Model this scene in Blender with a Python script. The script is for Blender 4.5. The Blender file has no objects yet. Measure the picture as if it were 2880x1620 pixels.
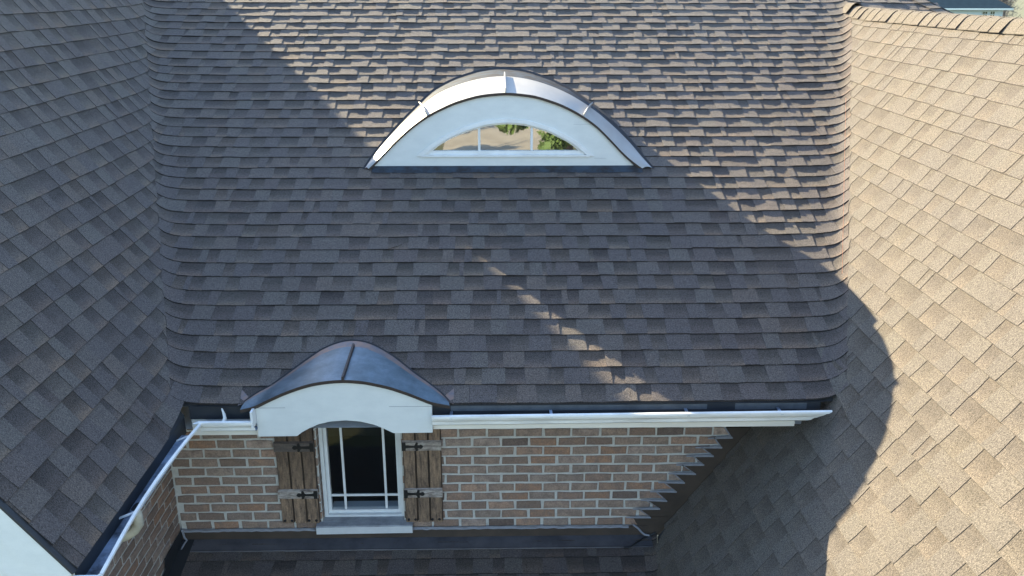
import bpy, math, random
from mathutils import Vector, Matrix, noise

rnd = random.Random(7)
S = bpy.context.scene
COL = S.collection

# ------------------------------------------------------------------ camera
CAM = Vector((0.37036, -5.52144, 3.03311))
PITCH, YAW, ROLL, FPX = 0.336783, -0.0207423, 0.0017198, 2437.18
fw = Vector((0, math.cos(PITCH), -math.sin(PITCH)))
up = Vector((0, math.sin(PITCH), math.cos(PITCH)))
rt = Vector((1, 0, 0))
rt2 = rt * math.cos(ROLL) + up * math.sin(ROLL)
up2 = -rt * math.sin(ROLL) + up * math.cos(ROLL)
RZ = Matrix.Rotation(YAW, 3, 'Z')
RT, UP, FW = RZ @ rt2, RZ @ up2, RZ @ fw
cam_d = bpy.data.cameras.new('camera')
cam = bpy.data.objects.new('camera', cam_d)
COL.objects.link(cam)
cam_d.sensor_width = 36.0
cam_d.lens = FPX / 2880.0 * 36.0
cam_d.clip_end = 4000
rot = Matrix((RT, UP, -FW)).transposed()
cam.matrix_world = Matrix.Translation(CAM) @ rot.to_4x4()
S.camera = cam

# ------------------------------------------------------------------ light
SUN_TO = Vector((-1.6, 1.775, 1.0)).normalized()        # towards the sun
elev = math.asin(SUN_TO.z)
azim = math.atan2(SUN_TO.x, SUN_TO.y)
W = bpy.data.worlds.new('World')
S.world = W
W.use_nodes = True
bg = W.node_tree.nodes['Background']
sky = W.node_tree.nodes.new('ShaderNodeTexSky')
sky.sky_type = 'NISHITA'
sky.sun_disc = False
sky.sun_elevation = elev
sky.sun_rotation = azim
sky.air_density = 1.0
sky.dust_density = 0.6
sky.ozone_density = 1.3
W.node_tree.links.new(sky.outputs[0], bg.inputs[0])
bg.inputs[1].default_value = 0.10
sun_d = bpy.data.lights.new('sun', 'SUN')
sun_d.energy = 4.1
sun_d.angle = math.radians(0.5)
sun_d.color = (1.0, 0.862, 0.60)
sun = bpy.data.objects.new('sun', sun_d)
COL.objects.link(sun)
sun.location = (-30, 35, 25)
sun.rotation_euler = SUN_TO.to_track_quat('Z', 'Y').to_euler()
S.view_settings.view_transform = 'Standard'
S.view_settings.look = 'None'
S.view_settings.gamma = 1.0
S.view_settings.use_curve_mapping = False
S.view_settings.exposure = 2.6

# ------------------------------------------------------------------ helpers
def nodes(m):
    m.use_nodes = True
    nt = m.node_tree
    return nt, nt.nodes, nt.links, nt.nodes['Principled BSDF']

def mat(name, col, rough=0.7, metal=0.0, noise_amt=0.0, noise_scale=12.0, dark=None, bump=0.0, bump_scale=60.0,
        pig=False, spec=0.5, speck=0.0, stretch=(1, 1, 1), speck_scale=170.0):
    """procedural material: base colour, large-scale staining towards `dark`, fine speckle, optional pigment attribute"""
    m = bpy.data.materials.new(name)
    nt, N, L, B = nodes(m)
    B.inputs['Roughness'].default_value = rough
    B.inputs['Metallic'].default_value = metal
    B.inputs['Specular IOR Level'].default_value = spec
    tc = N.new('ShaderNodeTexCoord')
    mp = N.new('ShaderNodeMapping')
    mp.inputs['Scale'].default_value = stretch
    L.new(tc.outputs['Object'], mp.inputs['Vector'])
    rgb = N.new('ShaderNodeRGB')
    rgb.outputs[0].default_value = (*col, 1)
    out = rgb.outputs[0]
    if pig:
        at = N.new('ShaderNodeAttribute')
        at.attribute_name = 'pig'
        mx = N.new('ShaderNodeMix'); mx.data_type = 'RGBA'; mx.blend_type = 'MULTIPLY'
        mx.inputs['Factor'].default_value = 1
        L.new(out, mx.inputs['A']); L.new(at.outputs['Color'], mx.inputs['B'])
        out = mx.outputs['Result']
    if noise_amt > 0:
        nz = N.new('ShaderNodeTexNoise')
        nz.inputs['Scale'].default_value = noise_scale
        nz.inputs['Detail'].default_value = 6
        nz.inputs['Roughness'].default_value = 0.65
        L.new(mp.outputs[0], nz.inputs['Vector'])
        cr = N.new('ShaderNodeValToRGB')
        cr.color_ramp.elements[0].position = 0.39
        cr.color_ramp.elements[1].position = 0.64
        cr.color_ramp.elements[1].color = (noise_amt,) * 3 + (1,)
        L.new(nz.outputs['Fac'], cr.inputs[0])
        mx = N.new('ShaderNodeMix'); mx.data_type = 'RGBA'
        dk = dark if dark else tuple(c * 0.45 for c in col)
        L.new(cr.outputs[0], mx.inputs['Factor'])
        L.new(out, mx.inputs['A']); mx.inputs['B'].default_value = (*dk, 1)
        out = mx.outputs['Result']
    if speck > 0:
        nz = N.new('ShaderNodeTexNoise')
        nz.inputs['Scale'].default_value = speck_scale
        nz.inputs['Detail'].default_value = 3
        nz.inputs['Roughness'].default_value = 0.8
        L.new(tc.outputs['Object'], nz.inputs['Vector'])
        mr = N.new('ShaderNodeMapRange')
        mr.inputs['From Min'].default_value = 0.28; mr.inputs['From Max'].default_value = 0.72
        mr.inputs['To Min'].default_value = 1 - speck; mr.inputs['To Max'].default_value = 1 + speck
        L.new(nz.outputs['Fac'], mr.inputs['Value'])
        mx = N.new('ShaderNodeMix'); mx.data_type = 'RGBA'; mx.blend_type = 'MULTIPLY'
        mx.inputs['Factor'].default_value = 1
        L.new(out, mx.inputs['A']); L.new(mr.outputs[0], mx.inputs['B'])
        out = mx.outputs['Result']
    L.new(out, B.inputs['Base Color'])
    if bump > 0:
        nz = N.new('ShaderNodeTexNoise')
        nz.inputs['Scale'].default_value = bump_scale
        nz.inputs['Detail'].default_value = 4
        L.new(mp.outputs[0], nz.inputs['Vector'])
        bp = N.new('ShaderNodeBump')
        bp.inputs['Strength'].default_value = bump
        bp.inputs['Distance'].default_value = 0.008 if pig and speck > .5 else 0.01
        L.new(nz.outputs['Fac'], bp.inputs['Height'])
        L.new(bp.outputs[0], B.inputs['Normal'])
    return m

M = {}
M['shingle'] = mat('asphalt_shingle', (0.113, 0.0900, 0.0750), 0.9, pig=True, speck=0.8, speck_scale=120, spec=0.22,
                   noise_amt=0.30, noise_scale=1.3, dark=(0.10, 0.088, 0.082), bump=0.9, bump_scale=190)
M['shingle'].node_tree.nodes['Principled BSDF'].inputs['Diffuse Roughness'].default_value = 0.0
M['shingle'].node_tree.nodes['Principled BSDF'].inputs['Sheen Weight'].default_value = 0.095
M['shingle'].node_tree.nodes['Principled BSDF'].inputs['Sheen Roughness'].default_value = 0.5
if hasattr(M['shingle'], 'cycles') and hasattr(M['shingle'].cycles, 'use_bump_map_correction'): M['shingle'].cycles.use_bump_map_correction = False
M['deck'] = mat('roof_underlay', (0.045, 0.045, 0.048), 0.9)
M['white'] = mat('white_paint', (0.64, 0.655, 0.63), 0.55, noise_amt=0.45, noise_scale=5.0, dark=(0.54, 0.56, 0.545), bump=0.10, bump_scale=9,
                 stretch=(1.2, 1, 2.5), speck=0.03)
M['white_trim'] = mat('white_vinyl', (0.72, 0.73, 0.72), 0.4, noise_amt=0.35, noise_scale=7, dark=(0.48, 0.47, 0.44))
M['cream'] = mat('cream_aluminium', (0.78, 0.745, 0.67), 0.45, noise_amt=0.3, noise_scale=5, dark=(0.50, 0.46, 0.38), stretch=(0.5, 1, 3))
M['gutter'] = mat('white_gutter', (0.84, 0.84, 0.81), 0.4, noise_amt=0.6, noise_scale=10, dark=(0.50, 0.49, 0.45), stretch=(0.35, 0.35, 3))
M['gutter_in'] = mat('galvanised_trough', (0.36, 0.44, 0.57), 0.5, 0.2, noise_amt=0.95, noise_scale=6, dark=(0.05, 0.055, 0.07))
M['dark_metal'] = mat('dark_edge_and_shade', (0.03, 0.033, 0.038), 0.55, 0.2, noise_amt=0.3, noise_scale=8, dark=(0.05, 0.05, 0.05))
M['grey_wrap'] = mat('grey_underlay_strip', (0.10, 0.11, 0.12), 0.8, noise_amt=0.5, noise_scale=10)
M['bronze'] = mat('bronze_flashing', (0.085, 0.064, 0.050), 0.5, 0.3, noise_amt=0.5, noise_scale=4, dark=(0.035, 0.03, 0.028))
M['apron'] = mat('apron_flashing', (0.125, 0.123, 0.135), 0.45, 0.3, noise_amt=0.6, noise_scale=5, dark=(0.04, 0.042, 0.052))
M['caulk'] = mat('grey_caulk', (0.25, 0.255, 0.28), 0.8, noise_amt=0.5, noise_scale=20, dark=(0.18, 0.18, 0.2), bump=0.4, bump_scale=40)
M['brick'] = mat('old_brick', (0.325, 0.230, 0.172), 0.95, pig=True, noise_amt=0.8, noise_scale=14, dark=(0.19, 0.14, 0.115), speck=0.28,
                 speck_scale=90, bump=0.7, bump_scale=55)
M['mortar'] = mat('mortar', (0.54, 0.515, 0.465), 0.95, noise_amt=0.5, noise_scale=16, dark=(0.36, 0.34, 0.31), bump=0.8, bump_scale=50, speck=0.12)
M['hood'] = mat('weathered_tin', (0.40, 0.385, 0.36), 0.45, 0.25, noise_amt=0.35, noise_scale=4, dark=(0.28, 0.27, 0.26), stretch=(2, .6, 2))
M['patina'] = mat('patinated_copper', (0.066, 0.10, 0.125), 0.42, 0.35, noise_amt=0.5, noise_scale=7, dark=(0.17, 0.23, 0.29), speck=0.1, speck_scale=60)
M['copper'] = mat('bare_copper_edge', (0.24, 0.155, 0.12), 0.5, 0.4, noise_amt=0.8, noise_scale=14, dark=(0.10, 0.12, 0.15))
M['flash'] = mat('stained_flashing', (0.05, 0.065, 0.085), 0.75, 0.0, spec=0.12, noise_amt=0.95, noise_scale=9, dark=(0.035, 0.03, 0.028))
M['tar'] = mat('black_sealant', (0.012, 0.012, 0.014), 0.6)
M['bead'] = mat('brown_drip_edge', (0.055, 0.04, 0.034), 0.6, 0.2, noise_amt=0.5, noise_scale=30)
M['wood'] = mat('weathered_shutter_wood', (0.25, 0.165, 0.105), 0.85, pig=True, noise_amt=0.8, noise_scale=9, dark=(0.06, 0.043, 0.034),
                stretch=(5, 5, 0.9), speck=0.25, speck_scale=70, bump=0.4, bump_scale=30)
M['batten'] = mat('bleached_batten_wood', (0.42, 0.37, 0.32), 0.85, pig=True, noise_amt=0.9, noise_scale=10, dark=(0.13, 0.10, 0.085),
                  stretch=(1.2, 4, 6), speck=0.2, speck_scale=70)
M['iron'] = mat('black_iron', (0.014, 0.014, 0.015), 0.5, 0.3)
M['stone'] = mat('cast_stone_sill', (0.36, 0.37, 0.385), 0.8, noise_amt=0.7, noise_scale=7, dark=(0.17, 0.175, 0.19))
M['stone_front'] = mat('sill_front', (0.60, 0.61, 0.61), 0.8, noise_amt=0.3, noise_scale=9, dark=(0.42, 0.42, 0.42))
M['room'] = mat('dark_room', (0.035, 0.033, 0.034), 0.9)
M['inner_sill'] = mat('indoor_sill', (0.35, 0.38, 0.42), 0.5)
M['chalk'] = mat('chalk_line', (0.62, 0.25, 0.14), 0.95)
M['twig'] = mat('twig_bark', (0.05, 0.035, 0.025), 0.9)
M['rubber'] = mat('black_cable', (0.01, 0.01, 0.01), 0.5)
M['web'] = mat('cobweb', (0.35, 0.34, 0.32), 0.9)
M['lichen'] = mat('pale_debris', (0.5, 0.47, 0.4), 0.9)

def glass_mat(name, refl, tint=(0.9, 0.95, 0.95), boost=0.0):
    m = bpy.data.materials.new(name)
    nt, N, L, B = nodes(m)
    N.remove(B)
    tr = N.new('ShaderNodeBsdfTransparent'); tr.inputs[0].default_value = (*tint, 1)
    gl = N.new('ShaderNodeBsdfGlossy'); gl.inputs['Roughness'].default_value = 0.015
    gl.inputs[0].default_value = (0.95, 0.95, 0.93, 1)
    nz = N.new('ShaderNodeTexNoise'); nz.inputs['Scale'].default_value = 2.2
    tc = N.new('ShaderNodeTexCoord'); L.new(tc.outputs['Object'], nz.inputs['Vector'])
    bp = N.new('ShaderNodeBump'); bp.inputs['Strength'].default_value = 0.018; bp.inputs['Distance'].default_value = 0.05
    L.new(nz.outputs['Fac'], bp.inputs['Height']); L.new(bp.outputs[0], gl.inputs['Normal'])
    mx = N.new('ShaderNodeMixShader')
    mx.inputs[0].default_value = refl
    L.new(tr.outputs[0], mx.inputs[1]); L.new(gl.outputs[0], mx.inputs[2])
    L.new(mx.outputs[0], N['Material Output'].inputs['Surface'])
    return m
M['glass'] = glass_mat('window_glass', 0.06)
M['glass_coated'] = glass_mat('coated_glass', 0.40)

class MB:
    def __init__(s):
        s.v, s.f, s.mi, s.c = [], [], [], []
    def vert(s, p):
        s.v.append((p[0], p[1], p[2])); return len(s.v) - 1
    def face(s, ids, mi=0, cols=None):
        s.f.append(tuple(ids)); s.mi.append(mi); s.c.append(cols)
    def quad(s, a, b, c, d, mi=0, cols=None):
        i = [s.vert(p) for p in (a, b, c, d)]
        s.face(i, mi, cols)
    def poly(s, pts, mi=0, cols=None):
        s.face([s.vert(p) for p in pts], mi, cols)
    def box(s, lo, hi, mi=0, cols=None, jit=0.0):
        x0, y0, z0 = lo; x1, y1, z1 = hi
        j = lambda: rnd.uniform(-jit, jit) if jit else 0
        p = [(x0+j(), y0+j(), z0+j()), (x1+j(), y0+j(), z0+j()), (x1+j(), y1, z0+j()), (x0+j(), y1, z0+j()),
             (x0+j(), y0+j(), z1+j()), (x1+j(), y0+j(), z1+j()), (x1+j(), y1, z1+j()), (x0+j(), y1, z1+j())]
        b = [s.vert(q) for q in p]
        for q in ((0, 1, 5, 4), (1, 2, 6, 5), (2, 3, 7, 6), (3, 0, 4, 7), (4, 5, 6, 7), (3, 2, 1, 0)):
            s.face([b[k] for k in q], mi, [cols] * 4 if cols else None)
    def prism(s, prof, a, b, mi=0, cap=True):
        """closed 2D profile given as two lists of 3D points a[i] -> b[i]"""
        n = len(a)
        A = [s.vert(p) for p in a]; Bq = [s.vert(p) for p in b]
        for i in range(n):
            k = (i + 1) % n
            s.face((A[i], A[k], Bq[k], Bq[i]), mi)
        if cap:
            s.face(A[::-1], mi); s.face(Bq, mi)
    def tube(s, pts, r, n=6, mi=0):
        rings = []
        for i, p in enumerate(pts):
            p = Vector(p)
            d = (Vector(pts[min(i + 1, len(pts) - 1)]) - Vector(pts[max(i - 1, 0)])).normalized()
            a = d.orthogonal().normalized() if i == 0 else (a - d * a.dot(d)).normalized()
            b = d.cross(a)
            rr = r[i] if isinstance(r, (list, tuple)) else r
            rings.append([s.vert(p + (a * math.cos(t) + b * math.sin(t)) * rr) for t in [2 * math.pi * k / n for k in range(n)]])
        for A, Bq in zip(rings, rings[1:]):
            for k in range(n):
                s.face((A[k], A[(k + 1) % n], Bq[(k + 1) % n], Bq[k]), mi)
        s.face(rings[0][::-1], mi); s.face(rings[-1], mi)
    def build(s, name, mats, parent=None, smooth=False):
        me = bpy.data.meshes.new(name)
        me.from_pydata(s.v, [], s.f)
        for m in (mats if isinstance(mats, (list, tuple)) else [mats]):
            me.materials.append(m)
        if any(s.mi):
            me.polygons.foreach_set('material_index', s.mi)
        if any(c is not None for c in s.c):
            at = me.color_attributes.new('pig', 'FLOAT_COLOR', 'CORNER')
            buf = []
            for f, c in zip(s.f, s.c):
                for k in range(len(f)):
                    q = c[k] if c else (1, 1, 1)
                    buf += [q[0], q[1], q[2], 1.0]
            at.data.foreach_set('color', buf)
        if smooth:
            me.polygons.foreach_set('use_smooth', [True] * len(s.f))
        o = bpy.data.objects.new(name, me)
        COL.objects.link(o)
        if parent is not None:
            o.parent = parent
            if parent.type == 'EMPTY':
                o.matrix_parent_inverse = Matrix.Translation(-parent.location)
        return o

def tag(o, label=None, cat=None, group=None, kind=None):
    if label: o['label'] = label
    if cat: o['category'] = cat
    if group: o['group'] = group
    if kind: o['kind'] = kind
    return o

def empty(name, loc):
    o = bpy.data.objects.new(name, None)
    COL.objects.link(o); o.location = loc; o.empty_display_size = 0.3
    return o

def lerp(a, b, t): return a + (b - a) * t

def interp(tab, x):
    if x <= tab[0][0]: return tab[0][1]
    for (x0, y0), (x1, y1) in zip(tab, tab[1:]):
        if x <= x1: return lerp(y0, y1, (x - x0) / (x1 - x0))
    return tab[-1][1]

def resample(pts, n, smooth=2):
    P = [Vector(p) for p in pts]
    d = [0.0]
    for a, b in zip(P, P[1:]): d.append(d[-1] + (b - a).length)
    out, k = [], 0
    for i in range(n):
        t = d[-1] * i / (n - 1)
        while k < len(P) - 2 and d[k + 1] < t: k += 1
        out.append(P[k].lerp(P[k + 1], (t - d[k]) / max(1e-9, d[k + 1] - d[k])))
    for _ in range(smooth):
        out = [out[0]] + [(out[i - 1] + out[i] * 2 + out[i + 1]) / 4 for i in range(1, n - 1)] + [out[-1]]
    return out

# ------------------------------------------------------------------ the roof planes
EXP = 0.14422
aM, yM, zM = 0.44824, -0.58185, 0.53030
aL, xL, zL = 0.94541, -1.93403, 0.93973
aR, xR, zR = 0.95916, 2.78945, 0.86851
aN, zN = math.radians(12.5), -0.870            # lower roof, z at y = 0
tM, tL, tR, tN = (math.tan(a) for a in (aM, aL, aR, aN))
RIDGE_R, RIDGE_L, RIDGE_M = 2.815, 3.775, 4.70
XRR = xR + (RIDGE_R - zR) / tR
XLL = xL - (RIDGE_L - zL) / tL
def pM(x, y): return zM + (y - yM) * tM
def pL(x, y): return zL - (x - xL) * tL
def pR(x, y): return zR + (x - xR) * tR if x < XRR else RIDGE_R - (x - XRR) * tR
def pN(x, y): return zN + y * tN
def smax(a, b, s): return 0.5 * (a + b + math.sqrt((a - b) ** 2 + s * s))
RAKE_Y = -2.10

def hip_x(y): return 5.17 - (y - 4.09) * 0.60

class Slope:
    def __init__(s, O, U, V, Wn, lift):
        s.O, s.U, s.V, s.W, s.lift = Vector(O), Vector(U), Vector(V), Vector(Wn), lift
    def pt(s, u, v, w):
        p = s.O + s.U * u + s.V * v
        dz = s.lift(p.x, p.y, p.z)
        p = p + s.W * w
        p.z += dz
        return p
SV = 0.10
def liftM(x, y, z):
    d = 0.0
    if z - pL(x, y) < 0.9: d += smax(z, pL(x, y), SV) - z
    if z - pR(x, y) < 0.9: d += smax(z, pR(x, y), SV) - z
    return d
def liftL(x, y, z):
    q = pM(x, y)
    return smax(z, q, SV) - z if (z - q < 0.9 and y > yM - 0.3) else 0.0
def liftR(x, y, z):
    q = pM(x, y)
    if y > yM - 0.2 and z > zM - 0.05: return smax(z, q, SV) - z if z - q < 0.9 else 0.0
    q = pN(x, y)
    return smax(z, q, 0.03) - z if (z - q < 0.5 and y < 0.05) else 0.0
def liftN(x, y, z):
    q = pR(x, y)
    return smax(z, q, 0.03) - z if z - q < 0.5 else 0.0

cM, sM = math.cos(aM), math.sin(aM)
cL, sL = math.cos(aL), math.sin(aL)
cR, sR = math.cos(aR), math.sin(aR)
cN, sN = math.cos(aN), math.sin(aN)
slM = Slope((0, yM, zM), (1, 0, 0), (0, cM, sM), (0, -sM, cM), liftM)
slL = Slope((xL, 0, zL), (0, 1, 0), (-cL, 0, sL), (sL, 0, cL), liftL)
slR = Slope((xR, 0, zR), (0, -1, 0), (cR, 0, sR), (-sR, 0, cR), liftR)
slN = Slope((0, 0, zN), (1, 0, 0), (0, cN, sN), (0, -sN, cN), liftN)

def yv(z): return yM + (z - zM) / tM
def spanM(v):
    z = zM + v * sM; y = yM + v * cM
    a = xL - (z - zL) / tL - 0.030
    out = []
    if z < RIDGE_R:
        out.append((a, xR + (z - zR) / tR + 0.050))
        if z > 2.2: out.append((XRR + (RIDGE_R - z) / tR - 0.01, hip_x(y)))
    else:
        out.append((a, hip_x(y)))
    return out
def spanL(v):
    z = zL + v * sL
    return [(RAKE_Y, (yv(z - 0.030 * tL) if z > zM + 0.03 * tL else yM + 0.03) + 0.004)]
def spanR(v):
    z = zR + v * sR
    if z > zM + 0.05 * tR: y = yv(z - 0.05 * tR) + 0.004
    elif z > zM: y = yM
    elif z > zN: y = -0.022
    else: y = (z - zN) / tN
    return [(-y, 4.6)]
def spanN(v):
    z = zN + v * sN
    return [(-1.90, xR + (z - zR) / tR + 0.008)]

TINTS = [((1, 1, 1), 5), ((0.87, 0.87, 0.92), 4), ((1.08, 1.03, 0.98), 3), ((0.92, 0.89, 0.92), 3), ((1.02, 1.05, 1.04), 4), ((0.81, 0.80, 0.85), 2)]
TL = [t for t, n in TINTS for _ in range(n)]

def mulc(c, f): return (c[0] * f, c[1] * f, c[2] * f)

class Tab:
    pass

def make_tabs(sl, span, ks, vbot, vtop_limit, seed, fade=0.0):
    r = random.Random(seed)
    tabs = []
    for k in ks:
        vb = vbot(k)
        if vb > vtop_limit - 0.012: continue
        vt = min(vbot(k + 1) + 0.024, vtop_limit)
        vexp = min(vbot(k + 1), vtop_limit)
        spans_b, spans_t = span(vb), span(vt)
        if len(spans_t) > len(spans_b): spans_t = spans_t[:len(spans_b)]
        elif len(spans_t) < len(spans_b): spans_t = spans_b
        for si in range(min(len(spans_b), len(spans_t))):
            a0, b0 = spans_b[si]; a1, b1 = spans_t[si]
            ua, ub = min(a0, a1), max(b0, b1)
            u = ua - r.uniform(0, 0.16)
            raised = r.random() < 0.5
            nextjoint = u + r.uniform(0.3, 0.99)
            sh_w = r.uniform(0, 0.0012)
            sh_dv = r.uniform(-0.003, 0.003)
            prev = None
            while u < ub:
                wd = r.choice((0.085, 0.105, 0.12, 0.125, 0.14, 0.15, 0.165, 0.18)) * r.uniform(0.92, 1.08)
                if r.random() < 0.07: wd = r.uniform(0.03, 0.05)
                u1 = u + wd
                joint = u1 > nextjoint
                if joint: nextjoint = u1 + 0.97
                t = Tab()
                t.u0, t.u1, t.k, t.raised = u, u1 - (0.0018 if joint else 0.0), k, raised
                t.tint = r.choice(TL); t.fade = fade
                if raised and r.random() < 0.35: t.tint = r.choice(TL[:9])
                t.tint = tuple(lerp(q, g, fade) for q, g in zip(t.tint, (1.02, 1.10, 1.0)))
                t.s0 = t.s1 = r.uniform(-0.012, 0.012) if raised else 0
                t.e0 = t.e1 = 0.0
                if prev is not None:
                    if prev.raised and raised: prev.s1 = t.s0 = 0.0
                    elif prev.raised: t.e0 = 0.014
                    elif raised: prev.e1 = 0.014
                prev = t
                t.w = sh_w; t.dv = sh_dv
                t.rs = r.random()
                t.vb, t.vt, t.vexp, t.a0, t.b0, t.a1, t.b1 = vb, vt, vexp, a0, b0, a1, b1
                if joint:
                    sh_w = r.uniform(0, 0.0014); sh_dv = r.uniform(-0.003, 0.003)
                if t.u1 > ua and t.u0 < ub: tabs.append(t)
                u = u1
                raised = (not raised) if r.random() < 0.86 else raised
    return tabs

def tab_geo(mb, sl, t, h=0.0056, tooth=0.0030):
    r = random.Random(t.rs)
    base = tooth if t.raised else 0.0
    near = min(abs(t.u0 - t.a0), abs(t.b0 - t.u1), abs(t.u1 - t.a0), abs(t.b0 - t.u0)) < 0.34
    nu = 7 if near and sl in (slM, slL, slR) else 3
    vs = [t.vb, lerp(t.vb, t.vexp, 0.34), lerp(t.vb, t.vexp, 0.60), t.vt]
    L = t.vexp - t.vb + 1e-6
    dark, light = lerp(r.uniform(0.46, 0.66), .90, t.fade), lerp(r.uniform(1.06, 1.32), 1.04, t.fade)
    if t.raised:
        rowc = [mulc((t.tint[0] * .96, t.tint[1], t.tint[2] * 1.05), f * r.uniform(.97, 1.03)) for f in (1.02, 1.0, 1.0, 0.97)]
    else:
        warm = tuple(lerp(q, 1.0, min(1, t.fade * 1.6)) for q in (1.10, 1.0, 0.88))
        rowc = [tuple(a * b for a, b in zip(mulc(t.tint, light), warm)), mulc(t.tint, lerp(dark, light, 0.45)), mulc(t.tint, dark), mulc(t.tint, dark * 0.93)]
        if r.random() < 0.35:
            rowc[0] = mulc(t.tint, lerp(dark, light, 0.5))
    grid = []
    edge = [r.uniform(-0.0010, 0.0010) for _ in range(nu + 1)]
    for j, v in enumerate(vs):
        f = (v - t.vb) / L
        aa, bb = lerp(t.a0, t.a1, (v - t.vb) / (t.vt - t.vb)), lerp(t.b0, t.b1, (v - t.vb) / (t.vt - t.vb))
        ua = min(max(t.u0 - t.e0 - t.s0 * (1 - f), aa), bb); ub = min(max(t.u1 + t.e1 + t.s1 * (1 - f), aa), bb)
        row = []
        for i in range(nu + 1):
            u = lerp(ua, ub, i / nu)
            wv = noise.noise(Vector((u * 1.7, t.k * 7.3, 0.5))) * 0.0045 if j == 0 else 0
            lw = (0.0014 + 0.0034 * noise.noise(Vector((u * 5.1, t.k * 3.1, 4.2)))) if j == 0 else 0
            w = base + (h + t.w * (1 - f)) * (1 - f) + (lw + edge[i] if j == 0 else 0)
            dv = (t.dv + wv + edge[i] * 0.9) if j == 0 else 0
            row.append((u, v + dv, w))
        grid.append(row)
    if max(abs(g[-1][0] - g[0][0]) for g in grid) < 0.006: return False
    ids = [[mb.vert(sl.pt(*q)) for q in row] for row in grid]
    for j in range(3):
        for i in range(nu):
            if abs(grid[j][i + 1][0] - grid[j][i][0]) < 1e-5 and abs(grid[j + 1][i + 1][0] - grid[j + 1][i][0]) < 1e-5: continue
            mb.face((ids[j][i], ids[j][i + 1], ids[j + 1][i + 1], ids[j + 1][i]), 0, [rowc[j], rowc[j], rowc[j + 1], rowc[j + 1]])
    kf = lerp(0.16, 0.36, min(1, t.fade * 1.7))  # dark asphalt edge doubles as the course shadow line, paler on the sunlit slope
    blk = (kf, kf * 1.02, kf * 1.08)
    low = [mb.vert(sl.pt(q[0], q[1] - 0.0045, -0.003)) for q in grid[0]]
    for i in range(nu):
        mb.face((low[i], low[i + 1], ids[0][i + 1], ids[0][i]), 0, [blk] * 4)
    for i, sgn in ((0, 1), (nu, -1)):
        lw2 = [mb.vert(sl.pt(g[i][0], g[i][1], g[i][2] - (0.0034 if t.raised else 0.0055))) for g in grid]
        for j in range(3):
            q = (ids[j][i], ids[j + 1][i], lw2[j + 1], lw2[j])
            mb.face(q if sgn > 0 else q[::-1], 0, [(lerp(0.30, 0.7, t.fade),) * 3] * 4)
    return True

def project(p):
    d = Vector(p) - CAM
    z = d.dot(FW)
    if z < 0.1: return None
    return (1440 + FPX * d.dot(RT) / z, 810 - FPX * d.dot(UP) / z)

def tab_score(sl, t):
    um = (max(t.u0, t.a0) + min(t.u1, t.b0)) / 2
    c = project(sl.pt(um, (t.vb + t.vexp) / 2, 0))
    if c is None or not (4 < c[0] < 2876 and 4 < c[1] < 1616): return 0
    a, b = project(sl.pt(max(t.u0, t.a0), t.vb, 0)), project(sl.pt(min(t.u1, t.b0), t.vb, 0))
    d = project(sl.pt(max(t.u0, t.a0), t.vexp, 0))
    return abs((b[0] - a[0]) * (d[1] - a[1]) - (b[1] - a[1]) * (d[0] - a[0]))

def shingle_roof(parent, sl, tabs, limit=300, hide=None):
    sc = []
    for i, t in enumerate(tabs):
        s = tab_score(sl, t)
        if hide and s > 0 and hide(sl, t): s = 0
        sc.append((s, i))
    sc.sort(reverse=True)
    chosen = {i for s, i in sc[:limit] if s > 0}
    rest = MB()
    for i, t in enumerate(tabs):
        if i in chosen:
            mb = MB()
            if tab_geo(mb, sl, t): mb.build('shingle', M['shingle'], parent)
        else:
            tab_geo(rest, sl, t)
    if rest.f:
        tag(rest.build('shingle_courses', M['shingle'], parent), kind='stuff')

# ------------------------------------------------------------------ THE HOUSE
HOUSE = empty('brick_house', (0.0, 0.0, -4.3))
tag(HOUSE, 'brick house under steep brown and grey shingle roofs with two arched dormers', 'house')

def deck(name, sl, pts, label):
    mb = MB()
    mb.poly([sl.O + sl.U * u + sl.V * v - sl.W * 0.012 for u, v in pts])
    o = mb.build(name, M['deck'], HOUSE)
    if label: o['label'] = label
    return o
vM = lambda z: (z - zM) / sM
vL = lambda z: (z - zL) / sL
vR = lambda z: (z - zR) / sR
vN = lambda z: (z - zN) / sN
# main roof
zt = RIDGE_M
dM = deck('roof', slM, [(xL - (zM - zL) / tL, 0.004), (xR + (zM - zR) / tR, 0.004), (XRR, vM(RIDGE_R)), (5.3, vM(2.7)), (hip_x(yv(zt)), vM(zt)), (xL - (zt - zL) / tL, vM(zt))],
          'wide middle roof slope behind both arched dormers')
tabsM = make_tabs(slM, spanM, range(0, 68), lambda k: k * EXP, vM(RIDGE_M), 11)
def behind_dormer(sl, t):
    p = sl.pt((t.u0 + t.u1) / 2, (t.vb + t.vexp) / 2, 0)
    if 1.62 < p.y < 3.05:
        w = 1.19 * math.sqrt(max(0, 1 - ((p.y - 1.62) / 1.42) ** 1.25))
        return abs(p.x - 0.49) < w
    return p.y < -0.05 and -1.2 < p.x < 0.06 and abs(p.x + 0.58) < 0.62 * (1 - (p.y + 0.58) / 0.5)
shingle_roof(dM, slM, tabsM, hide=behind_dormer)
# left roof
vE = -4.08 * EXP
vT = vL(RIDGE_L)
dL = deck('roof', slL, [(RAKE_Y + 0.01, vE + 0.004), (yM, vE + 0.004), (yM, vL(zM)), (yv(RIDGE_L), vT), (RAKE_Y + 0.01, vT)],
          'shaded roof slope falling to the long side gutter')
tabsL = make_tabs(slL, spanL, range(-4, 26), lambda k: k * EXP if k > -4 else vE, vT, 12)
shingle_roof(dL, slL, tabsL)
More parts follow.
